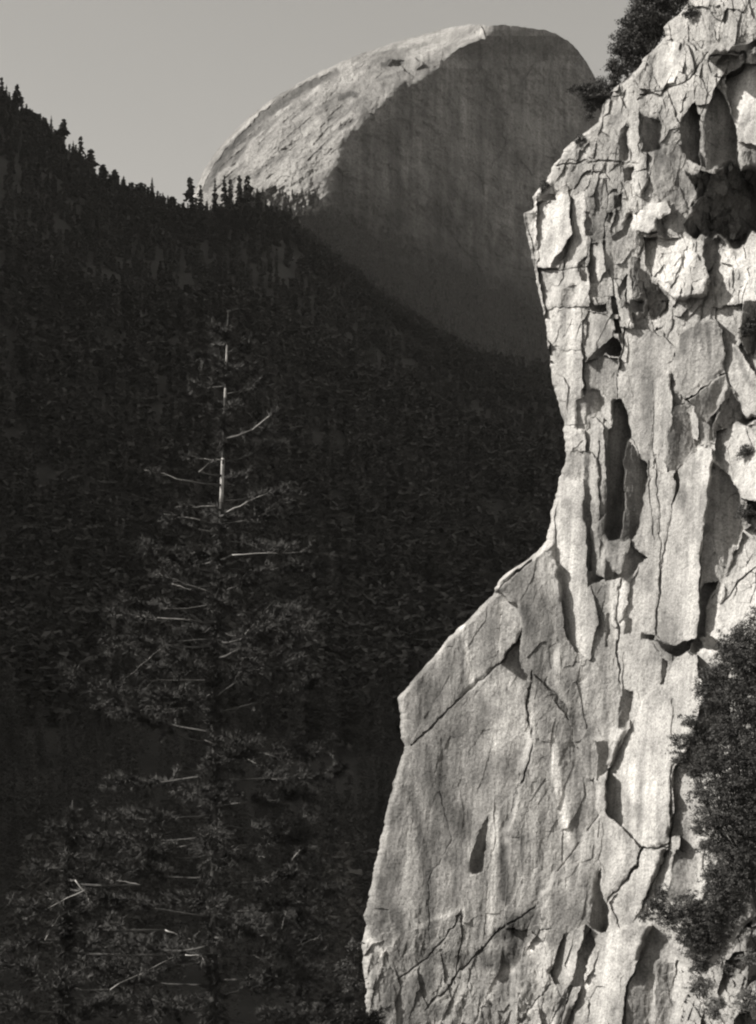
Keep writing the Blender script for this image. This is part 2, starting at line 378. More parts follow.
CRACKS = [
 ([(412,745),(440,718),(472,688),(500,664),(522,640)], 2.0, 5, .75),
 ([(533,674),(528,705),(530,722),(534,738),(530,760),(519,785),(512,810),(506,832)], 2.4, 7, .6),
 ([(622,580),(619,610),(618,640),(621,670),(620,695)], 2.6, 6, .7),
 ([(622,740),(609,766),(607,790),(607,812)], 2.2, 6, .65),
 ([(672,765),(671,813),(668,842),(660,847),(643,847),(636,862),(626,880),(614,895),(608,905)], 2.8, 8, .5),
 ([(668,848),(661,862),(653,880),(642,908)], 2.2, 6, .6),
 ([(672,700),(673,735)], 1.8, 3, .7),
 ([(720,602),(740,582),(760,562)], 2.4, 6, .65),
 ([(723,374),(705,387),(686,399)], 2.4, 7, .6),
 ([(538,270),(560,271),(588,268)], 1.5, 4, .8),
 ([(618,398),(620,370),(624,345),(626,325)], 2.2, 6, .7),
 ([(600,440),(601,470),(600,500)], 1.6, 5, .75),
 ([(657,455),(659,500),(662,540),(660,600)], 1.6, 4, .8),
 ([(650,460),(652,500),(656,540)], 1.5, 3, .85),
 ([(400,980),(420,965),(440,945),(455,925)], 1.8, 4, .75),
 ([(425,1010),(450,985),(475,955),(500,930),(540,905)], 2.4, 5, .7),
 ([(455,925),(462,910),(460,960),(456,985)], 2.0, 5, .7),
 ([(440,790),(452,840),(430,880),(430,930)], 1.5, 2, .8),
 ([(640,95),(660,92),(690,78),(709,52)], 1.8, 5, .75),
 ([(606,180),(607,215),(604,250)], 1.6, 4, .8),
 ([(556,165),(600,160),(640,164)], 1.6, 4, .8),
 ([(548,345),(566,352),(582,350)], 1.3, 2, .85),
 ([(600,815),(575,848),(545,890),(530,930)], 1.4, 2, .9),
 ([(712,74),(709,62),(712,54),(745,50),(746,68),(736,75),(715,76)], 2.0, 6, .6),
 ([(550,985),(530,1010),(510,1040)], 2.2, 5, .7),
 ([(572,985),(565,1010),(555,1040)], 3.0, 6, .7),
 ([(527,214),(533,240),(536,268)], 2.6, 6, .75),
]
# stains and fresh scars that are really in the stone: (polyline, half width, factor)
STAINS = [
 ([(463,627),(468,655),(472,686)], 2.6, 1.6),
 ([(553,740),(558,780),(564,815),(573,848)], 4.2, 1.6),
 ([(410,790),(420,830),(428,880),(430,940)], 6, .7),
 ([(505,845),(506,870),(505,898)], 5, .55),
 ([(500,935),(530,920),(515,960),(490,960)], 11, .6),
 ([(470,960),(425,955),(432,985)], 8, .7),
 ([(420,985),(410,1020),(440,1010)], 9, .7),
 ([(415,925),(440,918),(462,910)], 2.6, 1.5),
 ([(365,930),(372,942),(382,955),(400,940)], 4.0, 1.5),
 ([(395,860),(390,900),(400,930)], 6, .75),
 ([(525,610),(535,650),(540,690)], 7, .8),
 ([(600,590),(603,650),(606,720)], 5, .75),
 ([(578,590),(582,660),(590,720)], 4, 1.15),
 ([(684,335),(683,352)], 5, .75), ([(700,325),(702,350)], 2.5, .8), ([(708,322),(710,360)], 2.5, .75),
 ([(716,325),(718,355)], 2.5, .85),
 ([(735,350),(752,385)], 3, .75), ([(740,345),(760,375)], 2, .75),
 ([(700,430),(690,460)], 4, .9),
 ([(505,690),(520,720),(500,735)], 22, 1.3),
 ([(560,600),(570,680),(585,740)], 9, .85),
 ([(618,200),(600,230),(620,250)], 6, .85),
 ([(500,760),(480,780),(520,770)], 10, .85),
 ([(545,205),(543,240)], 3, .93), ([(624,780),(628,840)], 5, .85), ([(640,760),(640,840)], 3, .85),
 ([(430,760),(440,800),(470,830)], 14, .8), ([(380,880),(384,920)], 5, .75),
 ([(545,600),(548,650),(552,690)], 4, .75), ([(575,770),(582,810),(570,850)], 9, .8), ([(560,900),(555,940)], 10, .8),
 ([(495,815),(494,850),(493,900),(488,930)], 5, 1.35), ([(522,838),(523,870)], 3, .6), ([(535,945),(500,980),(480,1010)], 5, 1.4), ([(470,640),(440,680),(420,720)], 9, .85),
 ([(640,350),(650,400),(640,440)], 8, .85), ([(560,330),(570,300)], 6, .85), ([(700,260),(690,290)], 5, .8), ([(590,200),(596,240)], 4, .8),
 ([(660,150),(680,190)], 6, .85), ([(655,520),(650,590)], 4, .85), ([(680,490),(690,520)], 6, .85), ([(570,500),(568,560)], 3, .88),
]

def cliff_outline():
    pts = [(-260,880),(-160,800),(-100,760),(-40,715),(-10,698),(0,690),(10,684),(22,668),(28,664),(36,667),(44,660),(52,651),(60,642),(66,640),
           (72,634),(78,626),(86,618),(92,611),(100,605),(106,602),(114,600),(122,598),(130,588),(136,579),(142,572),(150,564),(158,561),
           (164,553),(172,551),(180,547),(186,542),(192,536),(197,533),(201,535),(210,532),(213,524),(220,525),(240,528),(258,532),(266,534),(280,536),
           (300,540),(320,545),(340,547),(352,549),(372,551),(385,553),(396,557),(404,560),(420,563),(440,565),(455,566),(464,564),(480,559),
           (500,555),(510,552),(525,550),(540,546),(550,538),(560,526),(568,514),(574,506),(584,497),(596,492),(606,481),(620,468),(632,455),
           (645,443),(660,431),(676,417),(688,407),(698,398),(706,399),(720,400),(735,401),(746,405),(757,402),(770,397),(785,393),(800,389),
           (830,383),(860,376),(885,371),(905,367),(915,364),(925,366),(945,362),(965,363),(985,366),(1024,366),(1080,360),(1200,345),(1400,320)]
    return np.array([p[0] for p in pts], float), np.array([p[1] for p in pts], float)

CLIFF_Y = 150.0
def build_cliff():
    rows = np.concatenate([np.linspace(-250, -12, 60), np.arange(-10, 1040, 0.66), np.linspace(1042, 1390, 50)])
    oy, ox = cliff_outline()
    L = np.interp(rows, oy, ox)
    jag = 1.5 * fbm(rows / 9, rows * 0 + 3, 71, 3) + 0.9 * fbm(rows / 3, rows * 0 + 8, 72, 2)
    nc = 640
    s = np.linspace(0, 1, nc)
    R = 870.0
    e = s[None, :] * (R - L[:, None])
    px = L[:, None] + e + jag[:, None] * np.exp(-e / 7.0); py = np.repeat(rows[:, None], nc, 1)
    L = L + jag
    d_smooth = -0.72 * (px - 560) - 0.14 * (py - 600) + 12 * fbm(px / 120, py / 220, 1, 3)
    rg = np.clip(sstep(py, 620, 300) + 0.35 * sstep(px, 560, 700) + 0.55 * sstep(py, 900, 1000) * sstep(px, 620, 480), 0.35, 0.9)
    d = d_smooth + facets(px + 7 * fbm(px / 30, py / 50, 3), py + 9 * fbm(px / 30, py / 50, 4), 62, 130, 11, 0.42, 0.2, 4, skew=0.12) * np.clip(rg - .15, .1, 1)
    tone = np.full_like(px, .97); rough = rg.copy()
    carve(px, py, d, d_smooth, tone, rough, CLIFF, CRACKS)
    rough += .4 * sstep(py + 20 * fbm(px / 30, py / 30, 58), 905, 960) * sstep(px, 640, 520)
    for pts, wd, f in STAINS:
        wx = px + 2.2 * fbm(px / 5, py / 25, 91, 3); wy = py + 5 * fbm(px / 7, py / 20, 95, 3)
        xs = [q[0] for q in pts]; ys = [q[1] for q in pts]
        bb = (wx > min(xs) - 2 * wd) & (wx < max(xs) + 2 * wd) & (wy > min(ys) - 2 * wd) & (wy < max(ys) + 2 * wd)
        idx = np.nonzero(bb); dist, par = line_dist(pts, wx[idx], wy[idx])
        k = 1 - sstep(dist, wd * 0.4, wd * 1.25)
        tone[idx] *= 1 + (f ** 1.7 - 1) * k
    vs = fbm((px + .05 * py) / 5.5, py / 110, 96, 4); vw = fbm((px + .08 * py) / 15, py / 160, 98, 3)
    tone *= 1 + (.34 * vs + .42 * vw) * sstep(fbm(px / 50, py / 60, 99, 2), -.45, .25) + .20 * fbm(px / 34, py / 44, 97, 5)
    # weathering: some arrises stay sharp, others are worn round
    def blur(a, n):
        for ax in (0, 1):
            p_ = np.concatenate([np.repeat(np.take(a, [0], ax), n, ax), a, np.repeat(np.take(a, [-1], ax), n + 1, ax)], ax)
            cs = np.cumsum(p_, ax)
            if ax == 0: a = (cs[2 * n + 1:] - cs[:-2 * n - 1])[:a.shape[0]] / (2 * n + 1)
            else: a = (cs[:, 2 * n + 1:] - cs[:, :-2 * n - 1])[:, :a.shape[1]] / (2 * n + 1)
        return a
    wr = sstep(fbm(px / 22, py / 34, 52, 4), -.1, .35)
    d = d + (blur(blur(d, 2), 2) - d) * (0.02 + 0.5 * wr)
    tone = blur(tone, 2)
    # secondary fracture, flutes, grain
    wx = px + 1.6 * fbm(px / 9, py / 14, 21, 4); wy = py + 2.2 * fbm(px / 9, py / 14, 24, 4)
    rb = np.clip(rough - 0.32, 0, 2); rc = np.clip(rough - 0.55, 0, 2)
    d += rb * 0.8 * facets(wx, wy, 24, 46, 31, 0.5, 0.3, 1.4, skew=0.15)
    zone = sstep(fbm(px / 38, py / 46, 59, 3), -.25, .25)
    d += (rb * .35 + rc * .6) * zone * facets(wx * 1.0 + .18 * wy, wy, 10, 19, 33, 0.75, 0.6, 1.0, skew=0.1)
    d += rc * 0.6 * facets(wx * 1.1 - 0.2 * wy, wy, 9, 14, 37, 0.6, 0.5, 0.8, skew=-0.1)
    d += 4.8 * fbm(px / 42, py / 130, 40, 3)
    d += 0.8 * fbm((px + 0.06 * py) / 9, py / 120, 41, 4) * (1.2 - 0.6 * np.clip(rough, 0, 1))
    d += 0.75 * fbm(px / 3.4, py / 7.0, 44, 4) * (0.45 + 0.8 * rough)
    rd = 1 - np.abs(fbm((px + 0.3 * py) / 26, py / 44, 47, 4))
    rd2 = 1 - np.abs(fbm((px - 0.25 * py) / 11, py / 17, 48, 4))
    d += np.clip(rough - .3, 0, 1.2) * (-1.8 * (rd - .8) - 1.3 * (rd2 - .8))
    jn = fbm((px + 0.35 * py) / 60, (py - 0.35 * px) / 60, 46, 3)          # a few fine wandering joints
    d += 0.5 * (1 - sstep(np.abs(jn), 0.0, 0.010)) * sstep(rough, 0.35, 0.8) * sstep(fbm(px / 40, py / 40, 49, 2), -.1, .2)
    e = px - L[:, None]
    Re = 7.0; t = np.clip(1 - e / Re, 0, 1)
    d += 14 * (1 - np.sqrt(1 - t * t * 0.98))
    Y = CLIFF_Y + d * CLIFF_Y / F
    # the wall turns the corner and runs back behind its left edge
    nb = 14
    kb = np.linspace(1, 0, nb, endpoint=False)[:, None].T           # 1 .. near 0
    bx = L[:, None] + 190 * kb ** 1.3 + 2.0 * kb * fbm(py[:, :1] / 18 + kb * 3, kb * 9, 61, 3) * 6
    bY = Y[:, :1] + (kb ** 1.0) * 75
    px = np.concatenate([bx, px], 1); Y = np.concatenate([bY, Y], 1); py2 = np.repeat(rows[:, None], px.shape[1], 1)
    tone = np.concatenate([np.ones_like(bx), tone], 1)
    P = np.stack([(px - 378) / F * Y, Y, (H0 - py2) / F * Y], 2)
    # height must not grow with depth behind the edge: keep each row's own level there
    z0 = P[:, nb:nb + 1, 2]; P[:, :nb, 2] = np.minimum(P[:, :nb, 2], z0)
    P[:, :nb, 0] = np.maximum(P[:, :nb, 0], P[:, nb:nb + 1, 0])
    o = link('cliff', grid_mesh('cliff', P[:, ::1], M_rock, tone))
    tag(o, 'sunlit pale granite cliff of broken slabs and cracks filling the right side', 'cliff', kind='structure')
    def depth(qx, qy):
        i = int(np.argmin(np.abs(rows - qy))); j = int(np.argmin(np.abs(px[i, nb:] - qx))) + nb
        return float(Y[i, j])
    return depth
cliff_depth = build_cliff()

# ------------------------------------------------------------------ dome
DOME_Y = 3000.0
D_TOP = [(150,330),(185,262),(192,200),(196,186),(200,178),(205,168),(215,153),(225,141),(250,116),(275,97),(300,82),(325,69),(350,58),(375,49),(400,40.5),
         (420,35.5),(440,29.5),(460,26),(470,24.5),(482,24),(488,26),(500,25),(520,27),(540,29),(555,33),(567,40),(578,50),(587,63),(594,76),(600,88),(607,100),(620,125),(640,170),(680,260),(760,420)]
RIM = [(10,488),(24,486),(30,484),(36,476),(42,458),(48,436),(54,418),(60,409),(68,408),(76,396),(90,380),(105,364),(120,354),(140,343),(160,337),(180,332),(205,322),(230,300),(300,250),(420,200)]
DOME_P = [
 ([(392,58),(404,60),(409,63),(398,66),(388,65)], -.5, -.2, 3, .8),
 ([(474,30),(481,26),(486,40),(480,38)], 1.6, .3, -3, 1.25),
 ([(400,62),(414,56),(422,64),(412,76),(404,72)], 1.3, .2, -3, 1.15),
 ([(255,196),(275,186),(278,192),(262,204)], -.4, 0, 3, .6),
]
DOME_C = [
 ([(204,190),(218,165),(236,142),(256,124),(280,104),(305,88),(330,74)], 13.0, 4.0, .6),
 ([(352,62),(375,56),(395,50)], 2.4, 0.7, 0.85),
 ([(258,142),(268,130),(276,118)], 2.4, 0.7, 0.85),
 ([(228,172),(240,158),(250,148)], 2.0, 0.7, 0.88),
 ([(250,190),(270,170),(290,152),(320,135)], 1.6, 0.7, 0.90),
 ([(310,110),(330,102),(350,88),(372,70)], 2.1, 0.7, 0.88),
 ([(325,112),(340,100),(362,90)], 1.6, 0.7, 0.90),
 ([(300,130),(330,108)], 1.3, 0.7, 0.93), ([(270,160),(300,140)], 1.3, 0.7, 0.93),
 ([(430,80),(452,88),(468,98),(486,110),(500,118)], 1.8, 0.7, 0.85),
 ([(470,140),(482,190),(492,240)], 1.3, 0.7, 0.90), ([(490,135),(500,180),(504,215)], 1.3, 0.7, 0.90),
 ([(520,160),(530,220)], 1.3, 0.7, 0.90), ([(558,125),(566,160),(572,200)], 1.6, 0.7, 0.90),
 ([(445,190),(458,240),(470,290)], 1.3, 0.7, 0.90),
 ([(370,240),(410,246),(440,260),(470,285),(500,310),(530,335)], 2.1, 0.7, 0.88),
 ([(380,215),(420,222),(450,232)], 1.6, 0.7, 0.90),
 ([(300,260),(340,270),(380,300),(430,330)], 1.9, 0.7, 0.88),
 ([(490,300),(510,320),(540,345)], 1.6, 0.7, 0.90),
]
def build_dome():
    cols = np.concatenate([np.arange(152, 186, 2.0), np.arange(186, 612, 0.8), np.arange(612, 760, 4.0)])
    tx = np.array([p[0] for p in D_TOP], float); ty = np.array([p[1] for p in D_TOP], float)
    T = np.interp(cols, tx, ty) + 0.8 * fbm(cols / 7, cols * 0 + 1, 81, 3) + 0.5 * fbm(cols / 2.5, cols * 0 + 4, 82, 2)
    nr = 520
    s = np.linspace(0, 1, nr) ** 1.15
    Bt = np.full_like(cols, 470.0)
    py = T[None, :] + s[:, None] * (Bt - T)[None, :]; px = np.repeat(cols[None, :], nr, 0)
    rx = np.interp(py, [p[0] for p in RIM], [p[1] for p in RIM]) + 13 * fbm(px / 20, py / 20, 83, 5, .62) * sstep(py, 20, 60)
    t = px - rx
    e = py - T[None, :]
    face = 0.60 * t - 0.16 * (py - 120)
    flank = -0.75 * t - 0.30 * (py - 120)
    R = 120.0; q = np.clip(1 - e / R, 0, 1); flank = flank + 95 * (1 - np.sqrt(1 - 0.985 * q * q)) * (1 - sstep(px, 440, 486))
    d = 0.5 * (face + flank + np.sqrt((face - flank) ** 2 + 49.0)) + 2.0
    d += 60 * (1 - np.sqrt(1 - 0.98 * np.clip(1 - e / 9.0, 0, 1) ** 2)) * sstep(px, 470, 500) * 0.0
    # the skirt below the face leans out towards the forest
    d -= 0.75 * np.clip(py - 240 - 0.25 * (px - 400), 0, 400)
    tone = np.ones_like(px); rough = np.full_like(px, 0.5)
    rough += 0.5 * sstep(py, 230, 300)
    tone *= (1 - 0.30 * sstep(t, -2, 7)) * (1 - .10 * (1 - sstep(t, -14, 0)))            # shade of the north face partly painted into its tone
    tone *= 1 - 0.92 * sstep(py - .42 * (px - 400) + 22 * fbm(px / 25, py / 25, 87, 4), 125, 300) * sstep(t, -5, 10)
    carve(px, py, d, d.copy(), tone, rough, DOME_P, DOME_C, warp=1.4, seed=150)
    wx = px + 3 * fbm(px / 11, py / 11, 121, 3); wy = py + 3 * fbm(px / 11, py / 11, 124, 3)
    d += rough * sstep(t, -4, 8) * 0.6 * facets(wx, wy, 34, 56, 131, 0.2, 0.25, 1.0)
    d += np.clip(rough - .5, 0, 1) * facets(wx, wy, 12, 17, 137, 0.3, 0.3, 0.6)
    d += 2.5 * fbm(px / 30, py / 40, 138, 4)
    ang = (px - py * 0.9)                         # exfoliation joints run up the flank
    d += (1 - sstep(t, -8, 4)) * 1.3 * fbm((px + 0.75 * py) / 9, (py - 0.75 * px) / 90, 140, 4)
    d += sstep(t, -4, 8) * 0.8 * fbm(px / 8, py / 70, 141, 4)
    al = px * .74 - py * .67; ac = px * .67 + py * .74     # sheet joints and drainage stains follow the curve of the flank
    st = fbm(al / 55 + .4 * fbm(al / 30, ac / 30, 147, 2), ac / 4.5, 145, 4)
    tone *= 1 - (1 - sstep(t, -10, 2)) * .34 * sstep(st + .5 * fbm(px / 40, py / 40, 148, 3), .1, .45)
    d += (1 - sstep(t, -10, 2)) * 1.6 * sstep(st, .05, .3)
    fs = fbm(px / 5, py / 80, 146, 4)
    tone *= 1 + sstep(t, 0, 8) * (.42 * fs + .3 * fbm(px / 3, py / 50, 149, 3))
    d += 0.6 * fbm(px / 4, py / 4, 144, 4)
    for pts, wd, f in [([(206,190),(222,161),(240,139),(262,117),(285,99),(310,85),(335,73)], 4.5, .45), ([(330,112),(355,96),(380,78),(400,64)], 13, .72),
                       ([(232,165),(250,140),(268,120)], 2.5, .6), ([(255,178),(285,150),(310,135)], 2, .7), ([(240,185),(268,165),(285,155)], 2.5, .65),
                       ([(385,64),(400,62)], 3.5, .4), ([(340,98),(356,94)], 3.5, .4), ([(342,129),(354,120)], 3, .5), ([(356,72),(388,54),(425,44)], 3, .7)]:
        wx = px + 3 * fbm(px / 7, py / 7, 191, 3); wy = py + 3 * fbm(px / 7, py / 7, 195, 3)
        xs = [q[0] for q in pts]; ys = [q[1] for q in pts]
        bb = (wx > min(xs) - 2 * wd) & (wx < max(xs) + 2 * wd) & (wy > min(ys) - 2 * wd) & (wy < max(ys) + 2 * wd)
        idx = np.nonzero(bb); dist, par = line_dist(pts, wx[idx], wy[idx]); k = 1 - sstep(dist, wd * .4, wd * 1.3)
        tone[idx] *= 1 + (f - 1) * k; d[idx] += 1.2 * k
    Y = DOME_Y + d * DOME_Y / F
    k = np.linspace(1, 0, 8, endpoint=False)[:, None]
    bY = Y[:1] + k * 900; bp = py[:1] * 1.0
    bz = (H0 - bp) / F * Y[:1] - (k ** 2) * 500
    P = np.stack([(px - 378) / F * Y, Y, (H0 - py) / F * Y], 2)
    Bk = np.stack([np.repeat(P[:1, :, 0], 8, 0), bY, bz], 2)
    P = np.concatenate([Bk, P], 0); tone = np.concatenate([np.ones_like(bY), tone], 0)
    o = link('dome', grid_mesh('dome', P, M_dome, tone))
    tag(o, 'great granite dome with a sunlit left flank and a sheer shadowed face beyond the forest', 'dome', kind='structure')
    def point(qx, qy):
        j = int(np.argmin(np.abs(cols - qx))); i = int(np.argmin(np.abs(py[:, j] - qy)))
        if t[i, j] < -12 and qy < 196: return None
        return P[i + 8, j]
    return point
dome_point = build_dome()

# ------------------------------------------------------------------ terrain
CR_Y = 1800.0
CREST = [(-2600,-1300),(-1400,-1150),(-900,-620),(-500,-290),(-250,-90),(-100,22),(-30,74),(0,90),(15,100),(30,114),(45,122),(60,135),(75,149),(90,160),(105,174),(120,181),(140,188),  # unseen heights at far left raised steeply to shade the valley
         (160,196),(185,203),(215,206),(250,204),(290,212),(330,250),(380,290),(430,325),(480,352),(520,362),(560,368),(700,400),(1000,380),(1600,300),(2600,200)]
def crest_z(x):
    p = 378 + x / CR_Y * F
    py = np.interp(p, [c[0] for c in CREST], [c[1] for c in CREST])
    return (H0 - py) / F * CR_Y
def ground(x, y):
    x = np.asarray(x, float); y = np.asarray(y, float)
    z = np.full(np.broadcast(x, y).shape, -26.0)
    z = z + 24.0 * sstep(y, 44, 4) - 9 * sstep(y, 95, 160) + 3 * fbm(x / 40, y / 40, 201, 3) * sstep(y, 15, 60)
    t = np.clip((y - 420) / (CR_Y - 420), 0, 1)
    zc = crest_z(x)
    rise = (zc + 26) * (0.75 * t ** 1.35 + 0.25 * sstep(t, 0.35, 1.0))
    z = z + rise
    z = z - np.clip(y - CR_Y, 0, 5000) * 0.34
    nz = fbm(x / 260, y / 260, 203, 5)
    z = z + 38 * nz * sstep(y, 300, 700) * (1 - sstep(y, CR_Y - 260, CR_Y - 30) * 0.92)
    wall = np.clip(-x - 0.29 * y - 22, 0, None)
    z = z + np.minimum(wall * 1.25, 950) * sstep(y, 152, 188) * (1 - sstep(y, 1400, 1790))  # unseen bluff left of the frame, added to shade the valley
    return z
def build_ground():
    xs = np.concatenate([-np.geomspace(3600, 60, 120), np.linspace(-57, 57, 40), np.geomspace(60, 3600, 90)])
    xs = np.unique(np.concatenate([xs, np.linspace(-700, 500, 240)]))
    ys = np.concatenate([[-400, -100, -30], np.linspace(-5, 300, 80), np.linspace(306, 1700, 180), np.linspace(1706, 1900, 40), np.geomspace(1930, 9000, 30)])
    X, Yy = np.meshgrid(xs, ys)
    P = np.stack([X, Yy, ground(X, Yy)], 2)
    o = link('terrain', grid_mesh('terrain', P[:, ::-1], M_floor, None, True))
    tag(o, 'dark forested valley floor and hillside below the dome', 'hillside', kind='structure')
build_ground()

# ------------------------------------------------------------------ trees: helpers
def rot_basis(dirs):
    d = dirs / np.maximum(1e-9, np.linalg.norm(dirs, axis=1, keepdims=True))
    up = np.where(np.abs(d[:, 2:3]) > 0.9, np.array([[1.0, 0, 0]]), np.array([[0, 0, 1.0]]))
    a = np.cross(d, up); a /= np.linalg.norm(a, axis=1, keepdims=True)
    return d, a, np.cross(d, a)
def tube(pts, radii, seg=7):
    """verts, faces of a tapered bent tube"""
    pts = np.asarray(pts, float); vs = []; fs = []
    n = len(pts)
    for i in range(n):
        t = pts[min(i + 1, n - 1)] - pts[max(i - 1, 0)]
        d, a, b_ = rot_basis(t[None]); a = a[0]; b_ = b_[0]
        for k in range(seg):
            an = 2 * math.pi * k / seg
            vs.append(pts[i] + radii[i] * (math.cos(an) * a + math.sin(an) * b_))
    for i in range(n - 1):
        for k in range(seg):
            fs.append((i * seg + k, i * seg + (k + 1) % seg, (i + 1) * seg + (k + 1) % seg, (i + 1) * seg + k))
    fs.append(tuple(range(seg))[::-1]); fs.append(tuple((n - 1) * seg + k for k in range(seg)))
    return vs, fs
def tubes_mesh(name, tubes, mat):
    V = []; Fc = []
    for v, f in tubes:
        o = len(V); V += [tuple(q) for q in v]; Fc += [tuple(i + o for i in q) for q in f]
    me = bpy.data.meshes.new(name); me.from_pydata(V, [], Fc); me.update(); me.materials.append(mat)
    for p in me.polygons: p.use_smooth = True
    return me

def conifer_faces(rng, h, rad, whorls, per, bare=0.12, shape=0.9, lean=0.0, gaps=0.15):
    """triangles of a far conifer: ragged drooping sprays in whorls"""
    T = []
    for i in range(whorls):
        t = bare + (1 - bare) * (i + rng.uniform(-.3, .3)) / whorls
        t = min(max(t, bare), 0.995)
        r = rad * (1 - ((t - bare) / (1 - bare))) ** shape * rng.uniform(.6, 1.2) + 0.02 * h * (1 - t) + 0.15
        z = t * h; a0 = rng.uniform(0, 6.28)
        for k in range(per):
            if rng.random() < gaps: continue
            a = a0 + 6.283 * k / per + rng.uniform(-.35, .35); rr = r * rng.uniform(.65, 1.2)
            c, s = math.cos(a), math.sin(a); w_ = rr * rng.uniform(.28, .5)
            dz = -rr * rng.uniform(.05, .45); th = h / whorls * rng.uniform(.7, 1.3)
            lx = lean * z
            p0 = (lx, 0, z + th * .4); tip = (lx + c * rr, s * rr, z + dz)
            l = (lx + c * rr * .6 - s * w_, s * rr * .6 + c * w_, z + dz * .7); r_ = (lx + c * rr * .6 + s * w_, s * rr * .6 - c * w_, z + dz * .7)
            low = (lx + c * rr * .5, s * rr * .5, z + dz * .6 - th * .8)
            T += [(p0, l, tip), (p0, tip, r_), (l, low, tip), (r_, tip, low)]
    return np.array(T, np.float32)

def near_conifer(rng, h, rad, whorls, per, k=7, bare=.1, shape=.8, size=.02):
    T = []
    for i in range(whorls):
        t = bare + (1 - bare) * (i + rng.uniform(-.4, .4)) / whorls; t = min(max(t, bare), .99)
        r = rad * (1 - (t - bare) / (1 - bare)) ** shape * rng.uniform(.6, 1.2) + .012
        a0 = rng.uniform(0, 6.28)
        for j in range(per):
            if rng.random() < .2: continue
            a = a0 + 6.283 * j / per + rng.uniform(-.4, .4); rr = r * rng.uniform(.6, 1.2); dr = rng.uniform(-.1, .45)
            for q in range(k):
                u = (q + rng.uniform(.2, 1)) / k
                c = np.array([math.cos(a) * rr * u, math.sin(a) * rr * u, t - rr * dr * u * u + rng.uniform(-.008, .008)])
                sz = size * rng.uniform(.6, 1.3)
                e = np.array([rng.gauss(0, 1), rng.gauss(0, 1), rng.gauss(0, .6)]); f = np.array([rng.gauss(0, 1), rng.gauss(0, 1), rng.gauss(0, .6)])
                T.append((c - e * sz * .5, c + e * sz * .6, c + f * sz * .6))
    return np.array(T, np.float32) * h

# ------------------------------------------------------------------ far forest that reads as one dark mass
def build_forest():
    rng = random.Random(3)
    protos = [conifer_faces(rng, 1, 0.16, 11, 6, .1, 0.9), conifer_faces(rng, 1, 0.13, 12, 5, .08, 0.8), conifer_faces(rng, 1, 0.2, 9, 6, .2, 0.6)]
    r = np.random.default_rng(5); parts = []
    medium = [near_conifer(rng, 1, 0.17, 18, 7, 3, .05, .85, .09), near_conifer(rng, 1, 0.14, 20, 6, 3, .06, .75, .09), near_conifer(rng, 1, 0.2, 16, 8, 3, .08, .6, .09)]
    protos = medium
    def put(n, ylo, yhi, hlo, hhi, margin):
        y = r.uniform(ylo, yhi, n * 3); half = 0.245 * y + margin
        x = r.uniform(-1, 1, n * 3) * half
        keep = (x < 0.16 * y + 15)                      # beyond that the cliff hides everything
        if ylo < 150: keep &= ~((y < 130) & (x > -2)) & ~((x > 0.02 * y) & (y < 190))
        x = x[keep][:n]; y = y[keep][:n]; z = ground(x, y)
        for k in range(len(x)):
            p = protos[k % len(protos)]; h = r.uniform(hlo, hhi); a = r.uniform(0, 6.28); c, s_ = math.cos(a), math.sin(a)
            w_ = r.uniform(.85, 1.25)
            q = p * np.array([h * w_, h * w_, h], np.float32)
            q = np.stack([q[..., 0] * c - q[..., 1] * s_ + x[k], q[..., 0] * s_ + q[..., 1] * c + y[k], q[..., 2] + z[k] - 0.5], -1)
            parts.append(q)
    fine = [near_conifer(rng, 1, 0.15, 34, 9), near_conifer(rng, 1, 0.19, 30, 10, 8, .15, .7), near_conifer(rng, 1, 0.13, 38, 8, 6, .1, .9)]
    coarse = protos; protos = fine
    put(230, 215, 480, 18, 32, 25)
    put(520, 470, 800, 20, 34, 30)
    protos = coarse
    put(900, 700, 1000, 20, 36, 30)
    put(2700, 900, 1500, 20, 34, 60)
    put(2600, 1420, 1740, 12, 22, 60)
    put(2300, 1690, 1798, 8, 17, 60)
    for q in range(1900):                          # scattered trees on the stony apron under the face
        px = r.uniform(225, 560); py = 196 + (px - 225) * .47 + abs(r.normal(0, 1)) * 26 - r.uniform(0, 45)
        c_ = dome_point(px, py)
        if c_ is None: continue
        p = protos[q % len(protos)]; h = r.uniform(9, 20); a = r.uniform(0, 6.28); c, s_ = math.cos(a), math.sin(a)
        g_ = p * np.array([h * 1.2, h * 1.2, h], np.float32)
        parts.append(np.stack([g_[..., 0] * c - g_[..., 1] * s_ + c_[0], g_[..., 0] * s_ + g_[..., 1] * c + c_[1], g_[..., 2] + c_[2] - 1], -1))
    A = np.concatenate(parts, 0)
    o = link('forest', faces_mesh('forest', A, 3, M_forest))
    tag(o, 'dark conifer forest in deep shade covering the valley and the hillside', 'forest', kind='stuff')
build_forest()

